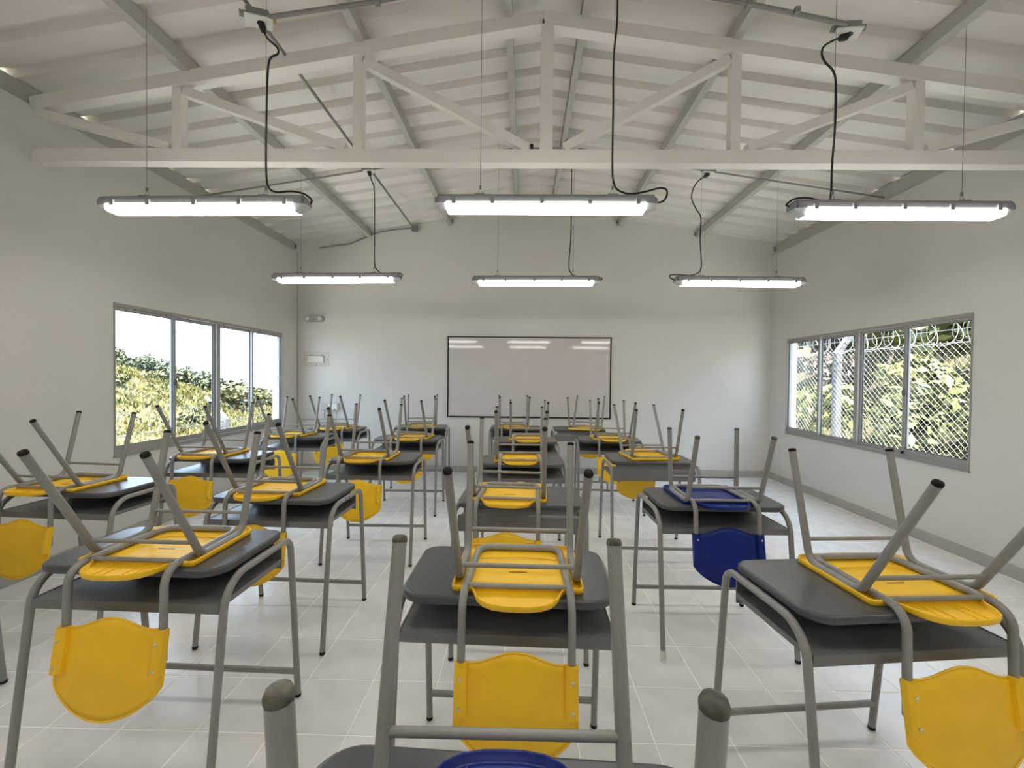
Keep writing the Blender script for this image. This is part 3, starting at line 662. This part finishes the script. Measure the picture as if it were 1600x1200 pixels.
for (k, cx_, cy_, ct, dx_, dy_, dt, dz, fl_) in SEATS:
    idx = int(k[1])-(0 if k[0] in 'CA' else 1); od = ordn[k[0]][idx]; blue = k in ('C0','D2')
    d = desk0 if not usedd else copy_tree(desk0); usedd = True
    sc_ = (H+dz)/H
    if fl_ & 1:                # desk turned round: its closed back faces the camera
        a = R_(dt)+PI; off = Vector((0,.360,0)); off.rotate(Matrix.Rotation(R_(dt),3,'Z')); d.location = (dx_+off.x, dy_+off.y, 0); d.rotation_euler = (0,0,a)
    else: d.location = (dx_,dy_,0); d.rotation_euler = (0,0,R_(dt))
    d.scale = (1,1,sc_)
    extra = ' turned back to front' if fl_ & 1 else ''
    tag(d, 'grey school desk, %s in the %s%s%s' % (od, colname[k[0]], extra, ', under a blue chair' if blue else ''), 'desk', 'grey school desks')
    if fl_ & 4:
        d['label'] = 'grey school desk cut off by the left edge of the photo, one foot showing'; continue
    if blue:
        c = chairB if not usedb else copy_tree(chairB); usedb = True
    else:
        c = chairY if not usedy else copy_tree(chairY); usedy = True
    if fl_ & 2:
        a = R_(ct)+PI; off = Vector((0,.447 if k == 'C0' else .512,0)); off.rotate(Matrix.Rotation(R_(ct),3,'Z')); c.location = (cx_+off.x, cy_+off.y, H+dz); c.rotation_euler = (0,0,a)
    else: c.location = (cx_,cy_,H+dz); c.rotation_euler = (0,0,R_(ct))
    tag(c, '%s plastic chair upside down on the %s desk of the %s' % ('blue' if blue else 'yellow', od, colname[k[0]]), 'chair', 'school chairs turned up on desks')
    if k == 'D2':   # this desk has a taped near left foot
        MB().tube([(-W2,-.075,.0),(-W2,-.069,.052)], .0155, 10).build('foot_tape', 'tape', d)
    if k == 'B2':   # worn paint on the near right leg
        for (x,y,z,s) in ((W2+.011,.004,.63,.010),(W2+.012,.06,.700,.006),(W2+.012,.16,.720,.006),(W2+.012,.205,.721,.005),(W2+.004,-.016,.50,.012),(W2+.010,-.039,.31,.008)):
            MB().rbox((x-s*.3,y-s*.5,z-s),(x+s*.2,y+s*.5,z+s), s*.2).build('paint_chip', 'chip', d)
    if k == 'C0':   # dusty caps on the nearest chair
        for lg in c.children:
            if lg.name.startswith('leg'):
                for cp in lg.children: cp.data = cp.data.copy(); cp.data.materials[0] = M['cap_dusty']
# ------------------------------------------------------------------ outdoors, right: fence and overgrown bank
XF = 5.0; ZF = 1.872
def coil(m, x, y0, y1, zc, r, pitch, rad=.0035):
    pts = []; n = int((y1-y0)/pitch*22)
    for i in range(n+1):
        a = 2*PI*22*i/22/22; y = y0+(y1-y0)*i/n; pts.append((x+r*math.cos(a), y+.10*math.sin(a*.5), zc+r*math.sin(a)))
    m.tube(pts, rad, 5, False)
fr = empty('chain_link_fence', (XF,6.3,-.4)); tag(fr, 'galvanised chain-link fence with razor wire on top outside the right window', 'fence')
of = Vector((XF,6.3,-.4))
def FB(m, nm, mt, kind=None):
    ob = m.build(nm, mt, fr); ob.location = -of
    if kind: ob['kind'] = kind
m = MB(); D_ = .083
ylo, yhi, zlo = 3.9, 10.4, .02
nz_ = (ZF-zlo); s = ylo-nz_
while s < yhi:
    for sg in (1, -1):
        a0 = s if sg > 0 else s+nz_; y0_, z0_, y1_, z1_ = a0, zlo, a0+sg*nz_, ZF
        # clip to [ylo, yhi]
        t0, t1 = 0.0, 1.0; dy = y1_-y0_
        ta, tb = sorted(((ylo-y0_)/dy, (yhi-y0_)/dy)); t0, t1 = max(0,ta), min(1,tb)
        if t1-t0 > .02:
            xx = XF+(.003 if sg > 0 else -.003)
            m.tube([(xx,y0_+dy*t0,z0_+(z1_-z0_)*t0),(xx,y0_+dy*t1,z0_+(z1_-z0_)*t1)], .0024, 4, False)
    s += D_
FB(m, 'wire_mesh', 'galv', 'stuff')
m = MB(); y = ylo
while y < yhi: m.tube([(XF,y,ZF-.012),(XF+.004,y+.012,ZF+.02),(XF-.004,y+.024,ZF-.012)], .003, 4, False); y += D_
FB(m, 'twisted_edge', 'galv', 'stuff')
FB(MB().tube([(XF-.01,ylo,ZF-.005),(XF-.01,yhi,ZF-.005)], .0045, 6), 'tension_wire', 'galv'); FB(MB().tube([(XF-.02,ylo,ZF+.15),(XF-.02,yhi,ZF+.15)], .003, 6), 'tension_wire', 'galv')
m = MB(); coil(m, XF+.02, ylo, yhi, ZF+.17, .20, .27, .0042); FB(m, 'razor_coil', 'galv')
m = MB(); coil(m, XF+.10, ylo+.13, yhi, ZF+.19, .17, .31, .0036); FB(m, 'razor_coil', 'galv')
for py in (6.98, 4.38, 9.58):
    p = MB(); p.box((XF+.01,py-.048,-.5),(XF+.10,py+.048,1.86)); p.add([(XF+.01,py-.048,1.86),(XF+.10,py-.048,1.86),(XF+.10,py+.048,1.86),(XF+.01,py+.048,1.86),(XF+.33,py-.04,2.34),(XF+.40,py-.04,2.34),(XF+.40,py+.04,2.34),(XF+.33,py+.04,2.34)], [(0,1,5,4),(1,2,6,5),(2,3,7,6),(3,0,4,7),(4,5,6,7)])
    FB(p, 'post', 'concrete')
M['bounce_slab'] = mat('bounce_slab_pale', (0.55, 0.53, 0.49), 0.9, var=0.08, vscale=3)
struct(MB().box((XR+WT,-4,-.30),(4.95,11,-.10)).build('bounce_slab_right', 'bounce_slab')); struct(MB().box((-5.2,-4,-.40),(XL-WT,11,-.12)).build('bounce_slab_left', 'bounce_slab'))  # unseen pale slabs, added to bounce sunlight through the windows onto the ceiling
# bank terrain
def bank_z(x, y): return -.36+.06*(x-3.7)+max(0,x-5.4)*.62+.16*noise.noise(Vector((x*.8,y*.8,3)))
def terrain(name, xs, ys, fn, mt):
    m = MB(); vs = [(x,y,fn(x,y)) for x in xs for y in ys]; n = len(ys)
    m.add(vs, [(i*n+j,(i+1)*n+j,(i+1)*n+j+1,i*n+j+1) for i in range(len(xs)-1) for j in range(n-1)], True); return struct(m.build(name, mt))
terrain('bank', [XR+WT+.25*i for i in range(50)], [-1+.5*i for i in range(56)], bank_z, 'bank')
def leaves(m, n, fn, size, elong=1.6, droop=.3):
    for _ in range(n):
        c, nrm = fn(); d = Vector((random.gauss(0,1),random.gauss(0,1),random.gauss(0,.7)-droop)).normalized()
        nrm = Vector(nrm)+Vector((random.gauss(0,.5),random.gauss(0,.5),random.gauss(0,.5)+.4)); u = d.cross(nrm)
        if u.length < 1e-3: continue
        u.normalize(); s = size*random.uniform(.6,1.4); c = Vector(c)
        m.add([c-d*s*elong*.5, c+u*s*.5-d*s*.05, c+d*s*elong*.5, c-u*s*.5-d*s*.05], [(0,1,2,3)])
def blob_fn(blobs):
    tot = [b[3]**2 for b in blobs]
    def fn():
        b = random.choices(blobs, tot)[0]
        v = Vector((random.gauss(0,1),random.gauss(0,1),random.gauss(0,1))).normalized(); r = b[3]*random.uniform(.72,1.03)
        return (b[0]+v.x*r, b[1]+v.y*r, b[2]+v.z*r*b[4]), v
    return fn
def plant(name, loc, w_, h_, leaf, nl, size, label, cat, group, trunk=True, elong=1.6, nb=7):
    root = empty(name, loc); tag(root, label, cat, group)
    blobs = []
    for k in range(nb):
        a = random.uniform(0,2*PI); rr = w_*.5*random.uniform(.1,.62)
        blobs.append((rr*math.cos(a), rr*math.sin(a), h_*random.uniform(.42,.82), w_*random.uniform(.2,.32), .8))
    blobs.append((0,0,h_*.78,w_*.28,.8))
    m = MB(); leaves(m, nl, blob_fn(blobs), size, elong); m.build('foliage', leaf, root)
    m = MB(); m.tube([(0,0,-.3),(w_*.02,0,h_*.3),(w_*.05,w_*.03,h_*.62)], max(.012,w_*.028), 6)
    for b in blobs[:4]: m.tube([(w_*.03,0,h_*.34),(b[0]*.7,b[1]*.7,b[2])], max(.006,w_*.013), 5)
    m.build('trunk' if trunk else 'stem', 'bark', root)
    return root
spots = [(5.9,4.6),(6.3,5.6),(5.8,6.5),(6.6,7.3),(5.9,8.2),(6.7,9.2),(5.9,10.2),(7.4,5.0),(7.8,6.4),(7.5,7.9),(7.9,9.4),(7.6,11.0),(9.0,6.0),(9.4,7.8),(9.2,9.8),(9.0,12.0),(6.4,11.8),(8.2,13.2)]
lf = ['leafC','leafD','leafC','leafD','leafD','leafE']
nm_ = ['leafy green shrub','yellow-green shrub','dry brownish shrub']
ORD = ['first','second','third','fourth','fifth','sixth','seventh','eighth','ninth','tenth','eleventh','twelfth']
low_ = sorted([p for p in spots if p[0] <= 7.2], key=lambda p: -p[1]/p[0]); high_ = sorted([p for p in spots if p[0] > 7.2], key=lambda p: -p[1]/p[0])
for i, (x,y) in enumerate(spots):
    big = x > 7.2; l_ = lf[i % 6]; kind = nm_[{'leafC':0,'leafD':1,'leafE':2}[l_]]
    row = high_ if big else low_
    plant('shrub', (x,y,bank_z(x,y)), 1.9 if big else 1.25, 2.6 if big else 1.35, l_, 900 if big else 800, .15 if big else .085,
          '%s behind the chain-link fence, %s from left in the %s row' % (kind, ORD[row.index((x,y))], 'tall upper' if big else 'low front'), 'shrub', 'shrubs on the bank', False, 2.2)
m = MB()
def gf():
    x = random.uniform(5.15,9.5); y = random.uniform(3.5,12); return (x,y,bank_z(x,y)+.10), (0,0,1)
for _ in range(5200):
    (x,y,z),_n = gf(); a = random.uniform(0,PI); h_ = random.uniform(.18,.42); wv = .012; dx_, dy_ = math.cos(a)*wv, math.sin(a)*wv; lx, ly = random.gauss(0,.12), random.gauss(0,.12)
    m.add([(x-dx_,y-dy_,z-.12),(x+dx_,y+dy_,z-.12),(x+lx,y+ly,z-.12+h_)], [(0,1,2)])
g_ = m.build('bank_grass', 'leafD', kind='stuff'); tag(g_, 'long yellowish grass covering the bank behind the chain-link fence', 'grass')

# ------------------------------------------------------------------ outdoors, left: fence top, hill, trees, far hills
def hill_z(x, y):
    # ground drops from the building and climbs again to a ridge that falls toward +y
    d = -x; ridge_y = y-(-x)                    # 0 along the 45 degree line
    top = 2.2-.245*max(ridge_y,-6) if ridge_y > -6 else 3.67
    t = lim((d-6)/34,0,1); t = t*t*(3-2*t)
    base = -1.5-.02*max(y-8,0); z = base+(top-base)*t
    if d > 40: z -= .10*(d-40)
    return z+.5*noise.noise(Vector((x*.12,y*.12,1)))*lim((d-8)/10,0,1)+.12*noise.noise(Vector((x*.5,y*.5,5)))
terrain('hillside', [XL-WT-.02-1.3*i for i in range(62)], [-6+1.6*i for i in range(66)], hill_z, 'grass')
fl2 = empty('razor_wire_fence', (-6,8,-1.4)); tag(fl2, 'razor wire coil and wires on concrete posts outside the left window', 'fence')
of2 = Vector((-6,8,-1.4))
def F2(m, nm, mt):
    ob = m.build(nm, mt, fl2); ob.location = -of2
m = MB(); coil(m, -6.0, 4.5, 15, .62, .21, .34, .0036); F2(m, 'razor_coil', 'razor')
for z in (.45, .10, -.3): F2(MB().tube([(-6,4.5,z),(-6,15,z+.06)], .006, 6), 'strand', 'razor')
for py in (8.3, 5.5, 11.1, 13.9):
    p = MB(); p.box((-6.06,py-.055,-2.2),(-5.95,py+.055,.52)); p.add([(-6.06,py-.055,.52),(-5.95,py-.055,.52),(-5.95,py+.055,.52),(-6.06,py+.055,.52),(-6.42,py-.03,.95),(-6.39,py-.03,.98),(-6.39,py+.03,.98),(-6.42,py+.03,.95)], [(0,1,5,4),(1,2,6,5),(2,3,7,6),(3,0,4,7),(4,5,6,7)]); F2(p, 'post', 'concrete')
trees = [(-26.5, 37.2, -0.6, 2.4), (-25.1, 36.3, -1.3, 2.4), (-22.8, 34.3, -2.3, 2.2), (-21.5, 30.4, -1.7, 2.0), (-27.6, 43.1, -3.0, 2.6), (-27.0, 45.1, -3.2, 2.6), (-27.2, 49.1, -3.9, 2.7), (-31.1, 58.9, -4.9, 3.0), (-34.5, 47.0, 0.2, 2.8), (-32.6, 51.0, -2.6, 2.8), (-44.4, 44.8, 4.06, 1.9), (-44.7, 46.8, 2.9, 2.6), (-45.05, 48.75, 3.3, 3.0), (-45.0, 50.7, 2.9, 3.1), (-36.5, 43.0, 0.6, 2.7), (-36.2, 45.0, 1.6, 3.6), (-31.6, 41.1, 0.5, 2.6), (-42.5, 58.8, -1.0, 3.3), (-44.7, 64.7, -1.2, 3.6), (-45, 68.7, -3.0, 3.2), (-49, 78.5, -4.2, 3.5), (-32, 45, -2.3, 2.1), (-43.5, 43.2, 2.9, 2.0), (-46.5, 71.5, -3.6, 3.4), (-38, 52, -0.9, 2.6)]
tl = ['low ochre crown left of the leaning post', 'low ochre crown behind the leaning post', 'lowest, beside the post', 'lower middle of the second pane', 'lower left of the third pane', 'lower middle of the third pane', 'lower right of the third pane', 'low and far in the fourth pane', 'at the top right of the second pane', 'behind the third pane cluster', 'first from the left on the ridge', 'second from the left on the ridge', 'third from the left on the ridge', 'fourth from the left on the ridge', 'beside the second mullion base', 'tall and round in the second pane', 'right of the round tree', 'in the third pane, left', 'in the third pane, taller', 'in the third pane, right', 'farthest, in the fourth pane', 'small, right of the leaning post', 'behind the left end of the ridge', 'low in the fourth pane', 'behind the centre mullion']
for (x,y,zt2,cw), tx in zip(trees, tl):
    zg = hill_z(x,y); h_ = max(zt2-zg, 1.4)
    plant('tree', (x,y,zg), cw*1.25, h_*1.08, random.choice(['leafA','leafA','leafB']), 620, .27, 'hillside tree outside the left window, '+tx, 'tree', None, True, 1.2, 8)
m = MB()
for _ in range(14000):
    a = random.uniform(.60, .98); dd = 9+random.random()**.8*42; x = -dd*math.sin(a); y = dd*math.cos(a)*1.35
    z = hill_z(x,y); sz = random.uniform(.10,.26)*(.35+dd/45)*(1.3+noise.noise(Vector((x*.3,y*.3,9)))); b = random.uniform(0,PI); dx_, dy_ = math.cos(b)*sz*.5, math.sin(b)*sz*.5
    m.add([(x-dx_,y-dy_,z-.1),(x+dx_,y+dy_,z-.1),(x+random.gauss(0,.1),y+random.gauss(0,.1),z+sz*.75)], [(0,1,2)])
g2 = m.build('hill_grass', 'tuft', kind='stuff'); tag(g2, 'rough tufted grass over the hillside outside the left window', 'grass')
# low scrub on the slope
for i, (x,y) in enumerate([(-26,26.3),(-33,36.5),(-16,20),(-29,34),(-36,40.5)]):
    plant('scrub', (x,y,hill_z(x,y)), 1.3, .7, 'leafB', 300, .14, 'low olive scrub on the sunny slope outside the left window, %s of five' % ORD[i], 'shrub', 'scrub on the left slope', False, 1.4, 5)
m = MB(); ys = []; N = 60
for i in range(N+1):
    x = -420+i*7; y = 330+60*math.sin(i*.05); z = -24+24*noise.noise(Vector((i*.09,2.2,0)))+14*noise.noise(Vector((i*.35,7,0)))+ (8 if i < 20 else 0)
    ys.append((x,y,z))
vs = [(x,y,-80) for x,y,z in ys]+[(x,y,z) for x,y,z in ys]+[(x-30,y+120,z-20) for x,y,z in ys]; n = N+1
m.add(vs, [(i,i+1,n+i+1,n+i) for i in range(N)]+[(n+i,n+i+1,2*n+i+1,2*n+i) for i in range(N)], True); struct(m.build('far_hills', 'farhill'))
